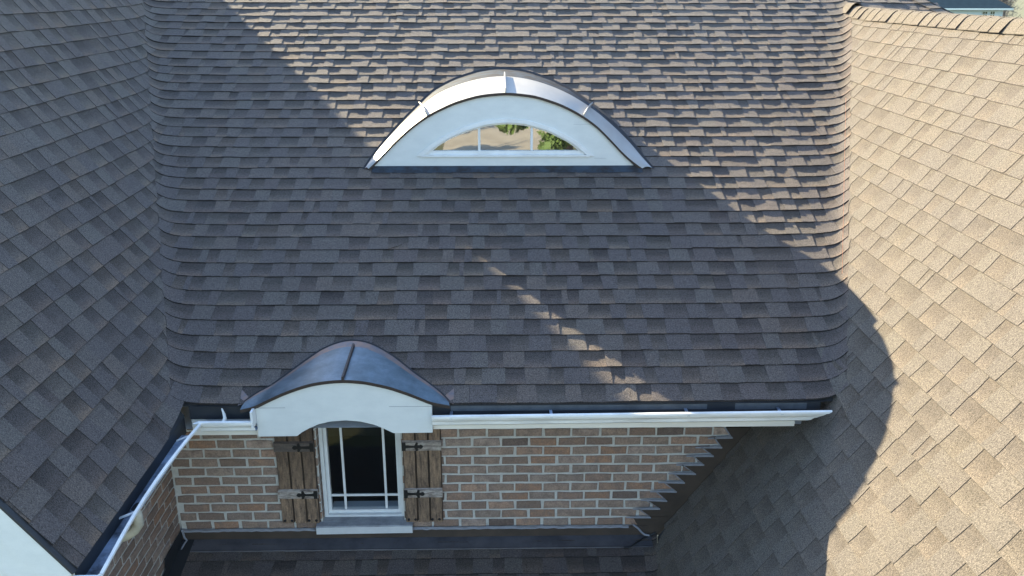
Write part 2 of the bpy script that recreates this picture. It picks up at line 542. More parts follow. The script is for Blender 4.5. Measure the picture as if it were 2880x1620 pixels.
# right roof
vTR = vR(RIDGE_R)
dR = deck('roof', slR, [(-yv(RIDGE_R), vTR), (-yv(zM), vR(zM)), (0.02, vR(zM)), (0.02, vR(zN)), (1.9, vR(zN - 1.9 * tN)), (4.6, vR(zN - 1.9 * tN)), (4.6, vTR)],
          'sunlit roof slope under the curved ridge caps')
tabsR = make_tabs(slR, spanR, range(-18, 17), lambda k: k * EXP, vTR, 13, fade=0.6)  # paler, flatter pigment puts the sunlit look into this slope's colour
shingle_roof(dR, slR, tabsR)
# lower roof
dN = deck('roof', slN, [(-1.97, 0.0), (xR + (zN - zR) / tR, 0.0), (xR + (zN - 1.9 * tN - zR) / tR, -1.9 / cN), (-1.97, -1.9 / cN)],
          'low shingled roof at the foot of the brick wall')
V0N = -0.215 / cN + 0.0
tabsN = make_tabs(slN, spanN, range(-13, 1), lambda k: k * EXP + 0.0755, 0.0, 14)
shingle_roof(dN, slN, tabsN)
# far sides of the roofs, the gable end of the left wing
mb = MB()
mb.quad((XLL, RAKE_Y, RIDGE_L), (XLL, 8.0, RIDGE_L), (XLL - 3.4, 8.0, RIDGE_L - 3.4 * tL), (XLL - 3.4, RAKE_Y, RIDGE_L - 3.4 * tL))
mb.quad((XRR, -4.6, RIDGE_R), (XRR, 6.0, RIDGE_R), (XRR + 2.2, 6.0, RIDGE_R - 2.2 * tR), (XRR + 2.2, -4.6, RIDGE_R - 2.2 * tR))
yT = yv(RIDGE_M)
mb.quad((xL - (RIDGE_M - zL) / tL - .5, yT, RIDGE_M), (hip_x(yT), yT, RIDGE_M), (hip_x(yT), yT + 6, RIDGE_M - 6 * tM), (-5.2, yT + 6, RIDGE_M - 6 * tM))
mb.poly([(hip_x(4.0), 4.0, pM(0, 4.0) - 0.01), (hip_x(yT), yT, RIDGE_M - 0.01), (hip_x(yT) + 3.2, yT + 1.5, 0.6), (8.2, 2.0, 0.6), (hip_x(3.2) + .1, 3.2, pM(0, 3.2) - 0.01)])
o = mb.build('roof', M['shingle'], HOUSE); o['label'] = 'far roof slopes beyond the ridges'

# ridge caps of the right wing: saddles that overlap towards the camera
ridge = MB()
def cap_mesh(y0, y1, xc, zc, tang, lift0, lift1, wdt, tint, mbx, flare=0.0, t2=None):
    """a cap from far end y0 to near butt y1; draped over both slopes"""
    t2 = t2 if t2 is not None else tang
    angs = [-1.0, -0.72, -0.45, -0.2, 0, 0.2, 0.45, 0.72, 1.0]
    def ring(y, lift):
        pts = []
        for a in angs:
            t = tang if a < 0 else t2
            s = abs(a) * wdt
            x = s * math.cos(t); z = -s * math.sin(t)
            rr = max(0.0, 1 - s / 0.085)
            z -= rr * rr * 0.036
            n = Vector((-math.sin(t), 0, math.cos(t))) if a < 0 else Vector((math.sin(t), 0, math.cos(t)))
            if a == 0: n = Vector((0, 0, 1))
            pts.append(Vector((xc + math.copysign(x, a) if a else xc, y, zc + z)) + n * (lift * (1 + flare * max(0, -a) ** 2)))
        return pts
    A, Bq = ring(y0, lift0), ring(y1, lift1)
    mid = ring(lerp(y0, y1, .5), lerp(lift0, lift1, .5) - .001)
    ia, im, ib = [mbx.vert(p) for p in A], [mbx.vert(p) for p in mid], [mbx.vert(p) for p in Bq]
    low = [mbx.vert(p + Vector((0, 0.002, -lift1 * 1.05 * (1 + flare * max(0, -a) ** 2)))) for p, a in zip(Bq, angs)]
    c = [tint] * 4; blk = [(0.35, 0.35, 0.37)] * 4
    for i in range(len(angs) - 1):
        mbx.face((ia[i], im[i], im[i + 1], ia[i + 1]), 0, c)
        mbx.face((im[i], ib[i], ib[i + 1], im[i + 1]), 0, c)
        mbx.face((ib[i], low[i], low[i + 1], ib[i + 1]), 0, blk)
    la = [mbx.vert(p - Vector((0, 0, .006))) for p in (A[0], Bq[0], A[-1], Bq[-1])]
    mbx.face((ia[0], la[0], la[1], ib[0]), 0, c); mbx.face((ib[-1], la[3], la[2], ia[-1]), 0, c)
ys = yv(RIDGE_R) - 0.12
rc = None
n = 0
while ys > -4.6:
    yb = ys - 0.163 + rnd.uniform(-0.006, 0.006)
    mbx = MB()
    bend = 0.05 * max(0, 1 - n / 2.5) ** 2
    cap_mesh(ys + 0.035, yb, XRR - 0.004 + rnd.uniform(-.004, .004), RIDGE_R + 0.026 + bend + rnd.uniform(-0.002, 0.003), aR, 0.003, rnd.uniform(0.0075, 0.0095), 0.165,
             mulc((0.98, 1.04, .97), rnd.uniform(0.95, 1.08)), mbx, flare=rnd.choice((0.0, 0.2, 0.4, 0.9, 1.3)))
    mbx.build('ridge_cap', M['shingle'], dR, smooth=False)
    ys = yb; n += 1
# hip caps at the far end of the main roof
y = 3.3
hd = Vector((-0.60, 1, tM)).normalized()
while y < 5.2:
    mbx = MB()
    p0 = Vector((hip_x(y), y, pM(0, y) + 0.006)); p1 = p0 + hd * 0.20
    a = Vector((-1, 0, 0)); b = Vector((0.80, -0.45, -0.75)).normalized()
    up_n = Vector((0.1, -0.3, 0.95)).normalized()
    c = mulc((1, 1, 1), rnd.uniform(.85, 1.1))
    rows = []
    for p, l in ((p0, 0.018), (p1, 0.004)):
        rows.append([mbx.vert(p + a * 0.15 + up_n * l), mbx.vert(p + a * 0.03 + up_n * (l + .006)), mbx.vert(p + b * 0.03 + up_n * (l + .004)), mbx.vert(p + b * 0.15 + up_n * l)])
    lw = [mbx.vert(p0 + a * 0.15), mbx.vert(p0 + a * .03), mbx.vert(p0 + b * .03), mbx.vert(p0 + b * .15)]
    for i in range(3):
        mbx.face((rows[0][i], rows[0][i + 1], rows[1][i + 1], rows[1][i]), 0, [c] * 4)
        mbx.face((lw[i], lw[i + 1], rows[0][i + 1], rows[0][i]), 0, [(0.35,) * 3] * 4)
    mbx.build('hip_cap', M['shingle'], dM)
    y += 0.143 * hd.y
# chalk line snapped along the right valley
mb = MB()
for z0 in [x * 0.05 for x in range(20, 40)]:
    z1 = z0 + 0.05
    q = []
    for z in (z0, z1):
        p = Vector((xR + (z - zR) / tR + 0.004, yv(z), z)); p.z += SV / 2 + 0.012; p.y -= 0.004
        q.append(p)
    mb.quad(q[0] + Vector((-.0015, 0, 0)), q[0] + Vector((.0015, 0, 0)), q[1] + Vector((.0015, 0, 0)), q[1] + Vector((-.0015, 0, 0)))
mb.build('chalk_line', M['chalk'], dR)

# ------------------------------------------------------------------ brick walls
HB, BL_ = 0.07523, 0.2035
Z_BOT, Z_TOP = -0.79, 0.47
XW = -1.97                       # face of the side wall
WIN = (-0.915, -0.312, -0.735, 0.44)
wall = MB()
def wall_rect(x0, x1, z0, z1): wall.quad((x0, 0.005, z0), (x1, 0.005, z0), (x1, 0.005, z1), (x0, 0.005, z1))
wall_rect(XW - .08, WIN[0], -1.3, Z_TOP + .1)
wall_rect(WIN[1], 2.62, -1.3, Z_TOP + .1)
wall_rect(WIN[0], WIN[1], -1.3, WIN[2]); wall_rect(WIN[0], WIN[1], WIN[3], Z_TOP + .1)
# reveals
wall.quad((WIN[0], 0.005, WIN[2]), (WIN[0], 0.12, WIN[2]), (WIN[0], 0.12, WIN[3]), (WIN[0], 0.005, WIN[3]))
wall.quad((WIN[1], 0.12, WIN[2]), (WIN[1], 0.005, WIN[2]), (WIN[1], 0.005, WIN[3]), (WIN[1], 0.12, WIN[3]))
wall_o = wall.build('wall', M['mortar'], HOUSE); wall_o['label'] = 'brick wall around the tall window'
BRICKC = [((1, 1, 1), 7), ((0.86, 0.80, 0.78), 4), ((1.12, 1.0, 0.92), 3), ((0.95, 1.02, 1.08), 3), ((0.46, 0.46, 0.50), 1), ((1.25, 1.32, 1.42), 1), ((1.05, 0.86, 0.72), 3), ((0.72, 0.70, 0.70), 2)]
BC = [c for c, k in BRICKC for _ in range(k)]
def sky_edge(z):            # right end of the brickwork, where it dies into the right roof
    return xR + (z - zR) / tR
def brick_piece(quadf, a0, a1, z0, z1, depth, col, parent, slant=None):
    """rounded-edge brick: quadf(a, z, d) -> point; front ring inset for a worn arris"""
    mb = MB()
    j = lambda s=0.0034: rnd.uniform(-s, s)
    i = 0.005
    zs = (z0, z1)
    am = (a0 + a1) / 2
    sl = slant or 0.0
    outer = [(a0 + j(), z0 + j()), (am, z0 + j()), (a1 + j() + sl * 0.5, z0 + j()), (a1 + j() - sl * 0.5, z1 + j()), (am, z1 + j()), (a0 + j(), z1 + j())]
    cx = sum(p[0] for p in outer) / 6; cz = (z0 + z1) / 2
    d0 = rnd.uniform(-0.0015, 0.0025)
    inner = [(a + (i if a < cx - .01 else -i if a > cx + .01 else 0), z + (i if z < cz else -i)) for a, z in outer]
    fo = [mb.vert(quadf(a, z, d0 - depth * 0 + 0.0035)) for a, z in outer]
    fi = [mb.vert(quadf(a, z, d0)) for a, z in inner]
    bk = [mb.vert(quadf(a, z, 0.012)) for a, z in outer]
    c = [col] * 4; e = [mulc(col, 0.9)] * 4
    mb.face(fi, 0, [col] * 6)
    for k in range(6):
        n = (k + 1) % 6
        mb.face((fo[k], fo[n], fi[n], fi[k]), 0, e)
        mb.face((bk[k], bk[n], fo[n], fo[k]), 0, e)
    return mb.build('brick', M['brick'], parent)
frontf = lambda a, z, d: (a, d - 0.004, z)
r = -6
while True:
    zc = -r * HB
    if zc < Z_BOT - 0.02: break
    z0, z1 = zc - HB / 2 + 0.0085, zc + HB / 2 - 0.0085
    z0 = max(z0, Z_BOT)
    x = -11 * BL_ + (0.5 * BL_ if r % 2 == 0 else 0)
    xe = sky_edge(zc) - 0.142
    while x < 2.4:
        a0, a1 = x + 0.009 + rnd.uniform(-.003, .003), x + BL_ - 0.009 + rnd.uniform(-.003, .003)
        x += BL_
        segs = [(a0, a1)]
        o0, o1 = WIN[0] - 0.004, WIN[1] + 0.004
        if WIN[2] - .03 < zc < WIN[3]:
            if a1 > o0 and a0 < o1:
                segs = []
                if a0 < o0: segs.append((a0, o0))
                if a1 > o1: segs.append((o1, a1))
        for s0, s1 in segs:
            s0 = max(s0, XW + 0.012)
            sl = None
            if s1 > xe: s1 = xe; sl = 0.052
            if s1 - s0 < 0.02 or z1 - z0 < 0.012: continue
            if (s1 + 0.0) > -1.20 and s0 < -0.94 and s0 > -1.20 and s1 < -0.94 and -0.70 < zc < .2: continue   # wholly behind a shutter
            brick_piece(frontf, s0, s1, z0, z1, 0.01, mulc(rnd.choice(BC), rnd.uniform(0.88, 1.1)), wall_o, sl)
    r += 1
# brick reveal on the left of the window
for r in range(-5, 10):
    zc = -r * HB
    f = lambda a, z, d: (WIN[0] - d + 0.004, a, z)
    brick_piece(f, 0.008, 0.085, zc - HB / 2 + .0065, zc + HB / 2 - .0065, .01, mulc(rnd.choice(BC), 0.9), wall_o)

side = MB()
side.quad((XW - 0.005, -2.05, -1.6), (XW - 0.005, 0.06, -1.6), (XW - 0.005, 0.06, 0.42), (XW - 0.005, -2.05, 0.42))
side_o = side.build('wall', M['mortar'], HOUSE); side_o['label'] = 'side brick wall under the long gutter'
sidef = lambda a, z, d: (XW - d + 0.004, a, z)
for r in range(-5, 20):
    zc = -r * HB
    y = -0.012 - (0.10 if r % 2 else 0.0)
    first = True
    ye = 0.0
    while ye > -2.03:
        y1 = ye - 0.011
        y0 = max(ye - (BL_ / 2 if (first and r % 2) else BL_) + 0.011, -2.04)
        ye = ye - (BL_ / 2 if (first and r % 2) else BL_)
        first = False
        z0, z1 = zc - HB / 2 + .0085, zc + HB / 2 - .0085
        lim = pN(0, (y0 + y1) / 2) + 0.085
        if z1 < lim + .01 or y1 - y0 < .02: continue
        z0 = max(z0, lim)
        brick_piece(sidef, y0, y1, z0, z1, .01, mulc(rnd.choice(BC), rnd.uniform(.82, 1.05)), side_o)

# flashing along the wall foot: bronze upstand, blue-grey apron, caulk bead
fl = MB()
zf = zN
fl.box((XW + 0.01, -0.016, zf - .02), (1.50, -0.0105, -0.783), 0)
ap = []
for x in (XW + .02, -1.0, 0.0, 1.0, 1.53):
    ap.append(((x, -0.017, pN(0, -.017) + .012), (x, -0.115, pN(0, -.115) + .009), (x, -0.126, pN(0, -.126) + .012), (x, -0.128, pN(0, -.128) + .002)))
for a, b in zip(ap, ap[1:]):
    for k in range(3): fl.quad(a[k], a[k + 1], b[k + 1], b[k], 1)
flo = fl.build('apron_flashing', [M['bronze'], M['apron']], HOUSE)
cb = MB()
pts = []
x = XW + .005
while x < 1.39:
    pts.append((x, -0.013, -0.786 + rnd.uniform(-0.004, 0.004))); x += 0.035
for a, b in zip(pts, pts[1:]):
    w0 = 0.010
    cb.quad((a[0], -0.019, a[2] - w0), (b[0], -0.019, b[2] - w0), (b[0], -0.0145, b[2] + w0), (a[0], -0.0145, a[2] + w0))
cb.tube([(1.392, -0.018, -0.772), (1.43, -0.02, -0.80), (1.455, -0.022, -0.832), (1.48, -0.03, -0.852), (1.515, -0.035, -0.856)], 0.009, 5)
cb.tube([(XW + .02, -0.02, -0.79), (XW + .03, -0.022, -0.84), (XW + 0.045, -0.025, -0.862), (XW + .035, -0.07, -0.872), (XW + .03, -0.11, -0.885)], 0.008, 5)
cb.build('caulk_bead', M['caulk'], flo)
# step flashing up the right roof: a bronze leg whose upper edge is cut in steps, and the grey sealant along the steps
TIPS = [(2.150, 0.036), (2.073, -0.043), (2.005, -0.123), (1.949, -0.193), (1.885, -0.265), (1.830, -0.341), (1.754, -0.414), (1.698, -0.489), (1.632, -0.567), (1.584, -0.634), (1.519, -0.708)]
NOTCH = [(2.02, 0.030), (1.948, -0.048), (1.863, -0.122), (1.802, -0.192), (1.732, -0.264), (1.679, -0.335), (1.610, -0.408), (1.554, -0.485), (1.490, -0.557), (1.433, -0.635), (1.387, -0.706)]
sf = MB()
ysf = -0.0125
for (tx, tz), (nx, nz), (ux, uz) in zip(TIPS[1:], NOTCH[1:], TIPS[:-1]):
    # row between the previous step and this one: slanted cut from the notch above to this tip
    px, pz = NOTCH[TIPS.index((tx, tz)) - 1][0], uz
    zb = tz
    rr0, rr1 = sky_edge(pz) + 0.03, sky_edge(zb) + 0.03
    sf.poly([(px, ysf, pz), (tx, ysf, zb), (rr1, ysf, zb), (rr0, ysf, pz)])
    sf.poly([(tx - .004, ysf + .001, zb + .012), (tx - .004, ysf + .001, zb - .012), (rr1, ysf + .001, zb - .012), (rr1, ysf + .001, zb + .012)])
    sf.poly([(px, ysf - .0065, pz), (px - 0.012, ysf - .0065, pz), (tx - .016, ysf - .0065, zb + .008), (tx, ysf - .0065, zb)], 1)
    sf.poly([(nx - .05, ysf - .0065, nz + .004), (nx - .05, ysf - .0065, nz - .008), (tx + .004, ysf - .0065, zb - .010), (tx + .002, ysf - .0065, zb + .004), (tx - .03, ysf - .0065, zb + .010)], 1)
sf.poly([(1.387, ysf, -0.706), (1.47, ysf, -0.86), (sky_edge(-.87) + .03, ysf, -0.87), (sky_edge(-.706) + .03, ysf, -0.706)])
sf.poly([(2.02, ysf, .03), (sky_edge(.03) + .03, ysf, .03), (sky_edge(.5), ysf, .5), (2.28, ysf, .5)])
sf.build('step_flashing', [M['bronze'], M['caulk']], HOUSE)
sv = MB()
sv.poly([(XW + 0.009, 0.0, -0.70), (XW + 0.009, 0.0, -0.9), (XW + 0.009, -2.0, pN(0, -2.0)), (XW + 0.009, -2.0, pN(0, -2.0) + .08), (XW + 0.009, -0.37, pN(0, -.37) + .09), (XW + 0.009, -0.36, -0.785), (XW + 0.009, -.01, -.775)])
sv.quad((XW, -0.02, pN(0, 0) + .010), (XW + .10, -0.02, pN(0, 0) + .010), (XW + .09, -1.9, pN(0, -1.9) + .012), (XW, -1.9, pN(0, -1.9) + .012))
o = sv.build('side_flashing', M['dark_metal'], HOUSE)

# ------------------------------------------------------------------ eaves, fascia, gutters
fa = MB()
fa.box((-0.03, -0.566, 0.342), (2.30, -0.545, 0.515), 0)
fa.box((-1.56, -0.566, 0.312), (-1.135, -0.545, 0.43), 0)
fa_o = fa.build('fascia', M['cream'], HOUSE)
so = MB()
so.quad((XW, -0.545, 0.346), (2.35, -0.545, 0.346), (2.6, 0.006, 0.346), (XW, 0.006, 0.346))
so.quad((XW, -2.05, 0.300), (-1.585, -2.05, 0.300), (-1.585, -0.545, 0.300), (XW, -0.545, 0.300))
so.build('soffit', M['white_trim'], HOUSE)
# drip edge: dark strips by the gutters; the side panel is painted shade
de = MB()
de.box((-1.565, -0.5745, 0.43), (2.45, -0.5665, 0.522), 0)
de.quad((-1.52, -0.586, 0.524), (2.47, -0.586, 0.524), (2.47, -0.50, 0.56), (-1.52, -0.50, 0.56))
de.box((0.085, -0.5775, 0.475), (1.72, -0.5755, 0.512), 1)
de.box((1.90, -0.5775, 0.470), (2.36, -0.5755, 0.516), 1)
de.box((-1.606, -2.09, 0.335), (-1.598, -0.58, 0.455), 0)  # dark panel colours in the shade on the side gutter's back wall
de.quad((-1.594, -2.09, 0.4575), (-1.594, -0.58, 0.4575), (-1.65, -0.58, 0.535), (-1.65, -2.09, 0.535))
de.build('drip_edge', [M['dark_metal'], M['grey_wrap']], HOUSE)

GP = [(-0.575, 0.412), (-0.632, 0.410), (-0.650, 0.424), (-0.652, 0.444), (-0.663, 0.446), (-0.665, 0.452), (-0.680, 0.470), (-0.684, 0.483), (-0.679, 0.4855), (-0.694, 0.488), (-0.694, 0.502), (-0.676, 0.505)]
def gutter(name, prof, ends, pt, label, sg=-1):
    """prof: (offset, z) polyline; ends(z) -> (a0, a1); pt(a, off, z)"""
    mb = MB()
    n = len(prof)
    def off_in(i):
        p, q = prof[max(i - 1, 0)], prof[min(i + 1, n - 1)]
        dx, dz = q[0] - p[0], q[1] - p[1]
        l = math.hypot(dx, dz)
        return (prof[i][0] - dz / l * 0.0022 * sg, prof[i][1] + dx / l * 0.0022 * sg)
    cols = []
    for i, (a, z) in enumerate(prof):
        e0, e1 = ends(z)
        ii = off_in(i)
        k = 9
        cols.append([(mb.vert(pt(lerp(e0, e1, t / k), a, z)), mb.vert(pt(lerp(e0, e1, t / k), ii[0], ii[1]))) for t in range(k + 1)])
    for A, Bq in zip(cols, cols[1:]):
        for t in range(len(A) - 1):
            mb.face((A[t][0], A[t + 1][0], Bq[t + 1][0], Bq[t][0]), 0)
            mb.face((Bq[t][1], Bq[t + 1][1], A[t + 1][1], A[t][1]), 1)
    for t in range(len(cols[0]) - 1):      # lips
        a = cols[-1]; mb.face((a[t][0], a[t + 1][0], a[t + 1][1], a[t][1]), 0)
        a = cols[0]; mb.face((a[t][1], a[t + 1][1], a[t + 1][0], a[t][0]), 0)
    o = mb.build(name, [M['gutter'], M['gutter_in'], M['gutter']], HOUSE)
    o['label'] = label
    return o
ptx = lambda a, y, z: (a, y, z + (a - 1.2) * 0.0055)
g1 = gutter('gutter', GP, lambda z: (-0.028, 2.478 - (0.500 - z) * 1.45), ptx, 'long white gutter ending against the sunny roof')
cap = MB(); cap.poly([ptx(2.478 - (0.5 - z) * 1.45 - .002, y, z) for y, z in GP])
cap.poly([ptx(-0.026, y, z) for y, z in GP][::-1])
cap.build('end_cap', M['gutter'], g1)
GP2 = [(y, z - 0.035) for y, z in GP]
pt2 = lambda a, y, z: (a, y, z)
g2 = gutter('gutter', GP2, lambda z: (-1.478 + (0.462 - z) * -0.0, -1.138), pt2, 'short white gutter between corner and arched hood')
GP3 = [(-1.598, 0.362), (-1.530, 0.360), (-1.516, 0.372), (-1.508, 0.388), (-1.496, 0.404), (-1.480, 0.426), (-1.472, 0.432), (-1.463, 0.434), (-1.463, 0.446), (-1.478, 0.449)]
def pt3(a, x, z):
    bow = -0.034 * math.sin(math.pi * min(1, max(0, (a + 2.1) / 1.35)))
    corner = 0.010 * max(0, (a + 0.85) / 0.17)
    return (x + bow + corner, a, z + 0.02 * max(0.0, (a + 2.1)) / 1.4 - 0.006)
g3 = gutter('gutter', GP3, lambda z: (-2.115, -0.684 + (0.441 - z) * 0.0), pt3, 'side gutter streaked with grime and holding a drain hole', sg=1)
mb = MB()
mb.poly([pt3(-2.117, x, z) for x, z in GP3]); mb.box((-1.60, -2.135, 0.352), (-1.470, -2.118, 0.437))
mb.build('end_cap', M['white_trim'], g3)
mb = MB()
mb.box((-1.150, -0.690, 0.425), (-1.136, -0.575, 0.535)); mb.build('end_cap', M['white_trim'], g2)
# mitre corner piece
mb = MB()
mb.poly([(-1.505, -0.700, 0.462), (-1.478, -0.7, 0.4635), (-1.472, -0.69, .464), (-1.462, -0.69, 0.464), (-1.44, -0.692, .466), (-1.44, -0.676, .466), (-1.488, -0.672, .465), (-1.503, -0.690, .464)])
mb.build('mitre', M['gutter'], g2)
# drain hole in the trough with its rim
mb = MB()
c = Vector((-1.570, -1.46, 0.3705)); n = 18
ring = lambda rx, ry, z: [mb.vert((c.x + rx * math.copysign(abs(math.cos(t)) ** .7, math.cos(t)), c.y + ry * math.copysign(abs(math.sin(t)) ** .7, math.sin(t)), z)) for t in [2 * math.pi * k / n for k in range(n)]]
a, b, d = ring(0.026, 0.050, c.z + .001), ring(0.0215, 0.043, c.z + .004), ring(0.0205, 0.041, c.z + .0015)
for k in range(n):
    q = (k + 1) % n
    mb.face((a[k], a[q], b[q], b[k]), 0); mb.face((b[k], b[q], d[q], d[k]), 0)
mb.face(d, 1)
mb.build('drain_hole', [M['gutter_in'], M['tar']], g3)
# hangers
def strap(parent, p, q, w, m, bent=0.0):
    mb = MB()
    p, q = Vector(p), Vector(q); d = (q - p).normalized(); s = Vector((0, 0, 1)).cross(d).normalized() * w
    top = Vector((0, 0, .006))
    mb.prism(None, [p - s, p + s, p + s + top, p - s + top], [q - s, q + s, q + s + top, q - s + top])
    return mb.build('hanger', m, parent)
for y in (-0.83, -1.62):
    strap(g3, pt3(y, -1.560, 0.405), pt3(y + .012, -1.482, 0.432), 0.008, M['white_trim'])
for x in (0.09, 0.72, 1.58, 2.17):
    strap(g1, (x, -0.578, .476 + (x - 1.2) * .0055), (x, -0.684, .480 + (x - 1.2) * .0055), 0.009, M['gutter_in'])
mb = MB()
mb.tube([(-1.325, -0.682, 0.452), (-1.318, -0.655, 0.478), (-1.325, -0.640, 0.498), (-1.338, -0.632, 0.535)], [0.010, 0.011, 0.009, 0.004], 4)
o = mb.build('hanger', M['white_trim'], g2); o['label'] = 'bent loose hanger sticking up out of the gutter'
# downspout elbow below the drain hole
mb = MB()
mb.tube([(-1.575, -1.46, 0.362), (-1.570, -1.46, 0.31), (-1.572, -1.46, 0.265), (-1.60, -1.46, 0.225), (-1.65, -1.46, 0.19), (-1.78, -1.46, 0.15), (-1.97, -1.46, 0.10)], [0.024, 0.026, 0.028, 0.029, 0.029, 0.029, 0.029], 14)
M['elbow'] = mat('aged_cream_plastic', (0.46, 0.43, 0.35), 0.6, noise_amt=0.5, noise_scale=14)
mb.build('downspout_elbow', M['elbow'], HOUSE, smooth=True)

# gable end of the left wing: rake board, frieze board, siding
def rake_strip(mb, off0, off1, y, thick, x_hi=XLL):
    """board parallel to the rake, between perpendicular offsets below the roof plane"""
    ca, sa = math.cos(aL), math.sin(aL)
    def at(x, off): return Vector((x - off * sa, y, pL(x, 0) - off * ca))
    x0, x1 = -1.585, x_hi
    a = [at(x0, off0), at(x1, off0), at(x1, off1), at(x0, off1)]
    mb.prism(None, a, [p + Vector((0, thick, 0)) for p in a])
mb = MB(); rake_strip(mb, 0.014, 0.150, -2.125, 0.03); rk = mb.build('rake_board', M['white'], HOUSE)
mb = MB(); rake_strip(mb, 0.001, 0.013, -2.132, 0.05); mb.build('drip_edge', M['dark_metal'], rk)
mb = MB(); rake_strip(mb, 0.151, 0.265, -2.118, 0.03); mb.build('frieze_board', M['white'], rk)
mb = MB()
mb.poly([(XW, -2.10, -3.9), (XW, -2.10, pL(-1.60, 0) - .3), (XLL + .2, -2.10, RIDGE_L - .32), (XLL - 3.0, -2.10, RIDGE_L - 3.2 * tL), (XLL - 3.0, -2.10, -3.9)])
mb.poly([(XW, -2.10, 0.36), (-1.60, -2.10, 0.36), (-1.60, -2.10, pL(-1.60, 0) - .02), (XW, -2.10, pL(XW, 0) - .1)])
mb.build('gable_siding', M['white'], HOUSE)
# plain outer walls below the lower roofs
mb = MB()
mb.quad((XW, -2.1, -4.3), (XW, 0, -4.3), (XW, 0, -1.3), (XW, -2.1, -1.3))
mb.quad((XW, -1.75, -4.3), (3.0, -1.75, -4.3), (3.0, -1.75, -1.35), (XW, -1.75, -1.35))
o = mb.build('wall', M['brick'], HOUSE); o['label'] = 'lower house walls below the eaves'

# ------------------------------------------------------------------ arched hood over the tall window
HOODT = [(-1.135, 0.525), (-1.035, 0.582), (-0.932, 0.630), (-0.839, 0.665), (-0.758, 0.688), (-0.650, 0.704), (-0.562, 0.708), (-0.441, 0.697), (-0.291, 0.660), (-0.171, 0.614), (-0.031, 0.545)]
HOODB = [(-1.135, 0.324), (-0.892, 0.3255), (-0.885, 0.330), (-0.857, 0.353), (-0.806, 0.382), (-0.748, 0.408), (-0.672, 0.427), (-0.579, 0.434), (-0.489, 0.426), (-0.396, 0.400), (-0.335, 0.371), (-0.285, 0.343), (-0.278, 0.340), (-0.031, 0.342)]
YB0, YB1 = -0.612, -0.57
hood = empty('arched_hood', (-0.58, -0.58, 0.33)); hood.parent = HOUSE
hood.matrix_parent_inverse = Matrix.Translation(-HOUSE.location)
mb = MB()
xs = sorted(set([x for x, _ in HOODT + HOODB] + [-1.135 + 1.104 * k / 40 for k in range(41)]))
tp = resample([(x, 0, z) for x, z in HOODT], 60, 3)
tpz = [(p.x, p.z) for p in tp]
for y, flip in ((YB0, False), (YB1, True)):
    for a, b in zip(xs, xs[1:]):
        q = [(a, y, interp(HOODB, a)), (b, y, interp(HOODB, b)), (b, y, interp(tpz, b)), (a, y, interp(tpz, a))]
        mb.poly(q[::-1] if flip else q)
for a, b in zip(xs, xs[1:]):
    mb.quad((a, YB0, interp(tpz, a)), (b, YB0, interp(tpz, b)), (b, YB1, interp(tpz, b)), (a, YB1, interp(tpz, a)))
    mb.quad((b, YB0, interp(HOODB, b)), (a, YB0, interp(HOODB, a)), (a, YB1, interp(HOODB, a)), (b, YB1, interp(HOODB, b)))
for x in (xs[0], xs[-1]):
    mb.quad((x, YB0, interp(HOODB, x)), (x, YB1, interp(HOODB, x)), (x, YB1, interp(tpz, x)), (x, YB0, interp(tpz, x)))
mb.build('front_board', M['white'], hood)
mb = MB()
mb.box((-1.133, YB0 - .0012, 0.5245), (-0.95, YB0 + .002, 0.5268)); mb.box((-0.30, YB0 - .0012, 0.5270), (-0.033, YB0 + .002, 0.5292))
mb.build('board_joint', M['caulk'], hood)
NF = 49
front = resample([(-1.224, -0.640, 0.528), (-1.136, -0.634, 0.545)] + [(x, -0.632, z + 0.017) for x, z in HOODT[1:-1]] + [(-0.030, -0.634, 0.566), (0.082, -0.640, 0.546)], NF, 2)
def onM(x, y, w=0.012): return Vector((x, y, pM(x, y))) + slM.W * w
back = resample([onM(-1.205, -0.56), onM(-1.150, -0.505), onM(-1.055, -0.444), onM(-0.911, -0.298), onM(-0.794, -0.185), onM(-0.716, -0.138), onM(-0.640, -0.111), onM(-0.575, -0.107),
                 onM(-0.507, -0.118), onM(-0.417, -0.160), onM(-0.299, -0.242), onM(-0.161, -0.364), onM(-0.034, -0.463), onM(0.045, -0.535), onM(0.07, -0.57)], NF, 2)
mb = MB()
def loft(mb, A, Bq, steps, mi0, sag=0.0):
    rows = []
    for j in range(steps + 1):
        t = j / steps
        rows.append([mb.vert(a.lerp(b, t) + Vector((0, 0, sag * math.sin(math.pi * t)))) for a, b in zip(A, Bq)])
    for R0, R1 in zip(rows, rows[1:]):
        for i in range(len(A) - 1): mb.face((R0[i], R0[i + 1], R1[i + 1], R1[i]), mi0)
ring = [f.lerp(b, 0.84) + Vector((0, 0, 0.002)) for f, b in zip(front, back)]
loft(mb, front, ring, 6, 0, 0.004)
sk = mb.build('hood_skin', M['patina'], hood, smooth=True)
mb = MB(); loft(mb, ring, back, 2, 0); mb.build('back_flashing', M['copper'], hood, smooth=True)
mb = MB()
loft(mb, [p + Vector((0, 0.002, -0.022)) for p in front], [p + Vector((0, -0.001, 0.001)) for p in front], 1, 0)
loft(mb, [p + Vector((0, 0.03, -0.016)) for p in front], [p + Vector((0, 0.002, -0.018)) for p in front], 1, 0)
mb.build('drip_edge', M['bead'], hood)
mb = MB()
i = NF // 2
loft(mb, [b + slM.W * 0.002 for b in back], [onM(b.x + d.x, b.y + d.y, .016) for b, d in [(b, Vector((b.x + .57, (b.y + .62) * 1.2, 0)).normalized() * .014) for b in back]], 1, 0)
mb.build('sealant_line', M['tar'], hood)
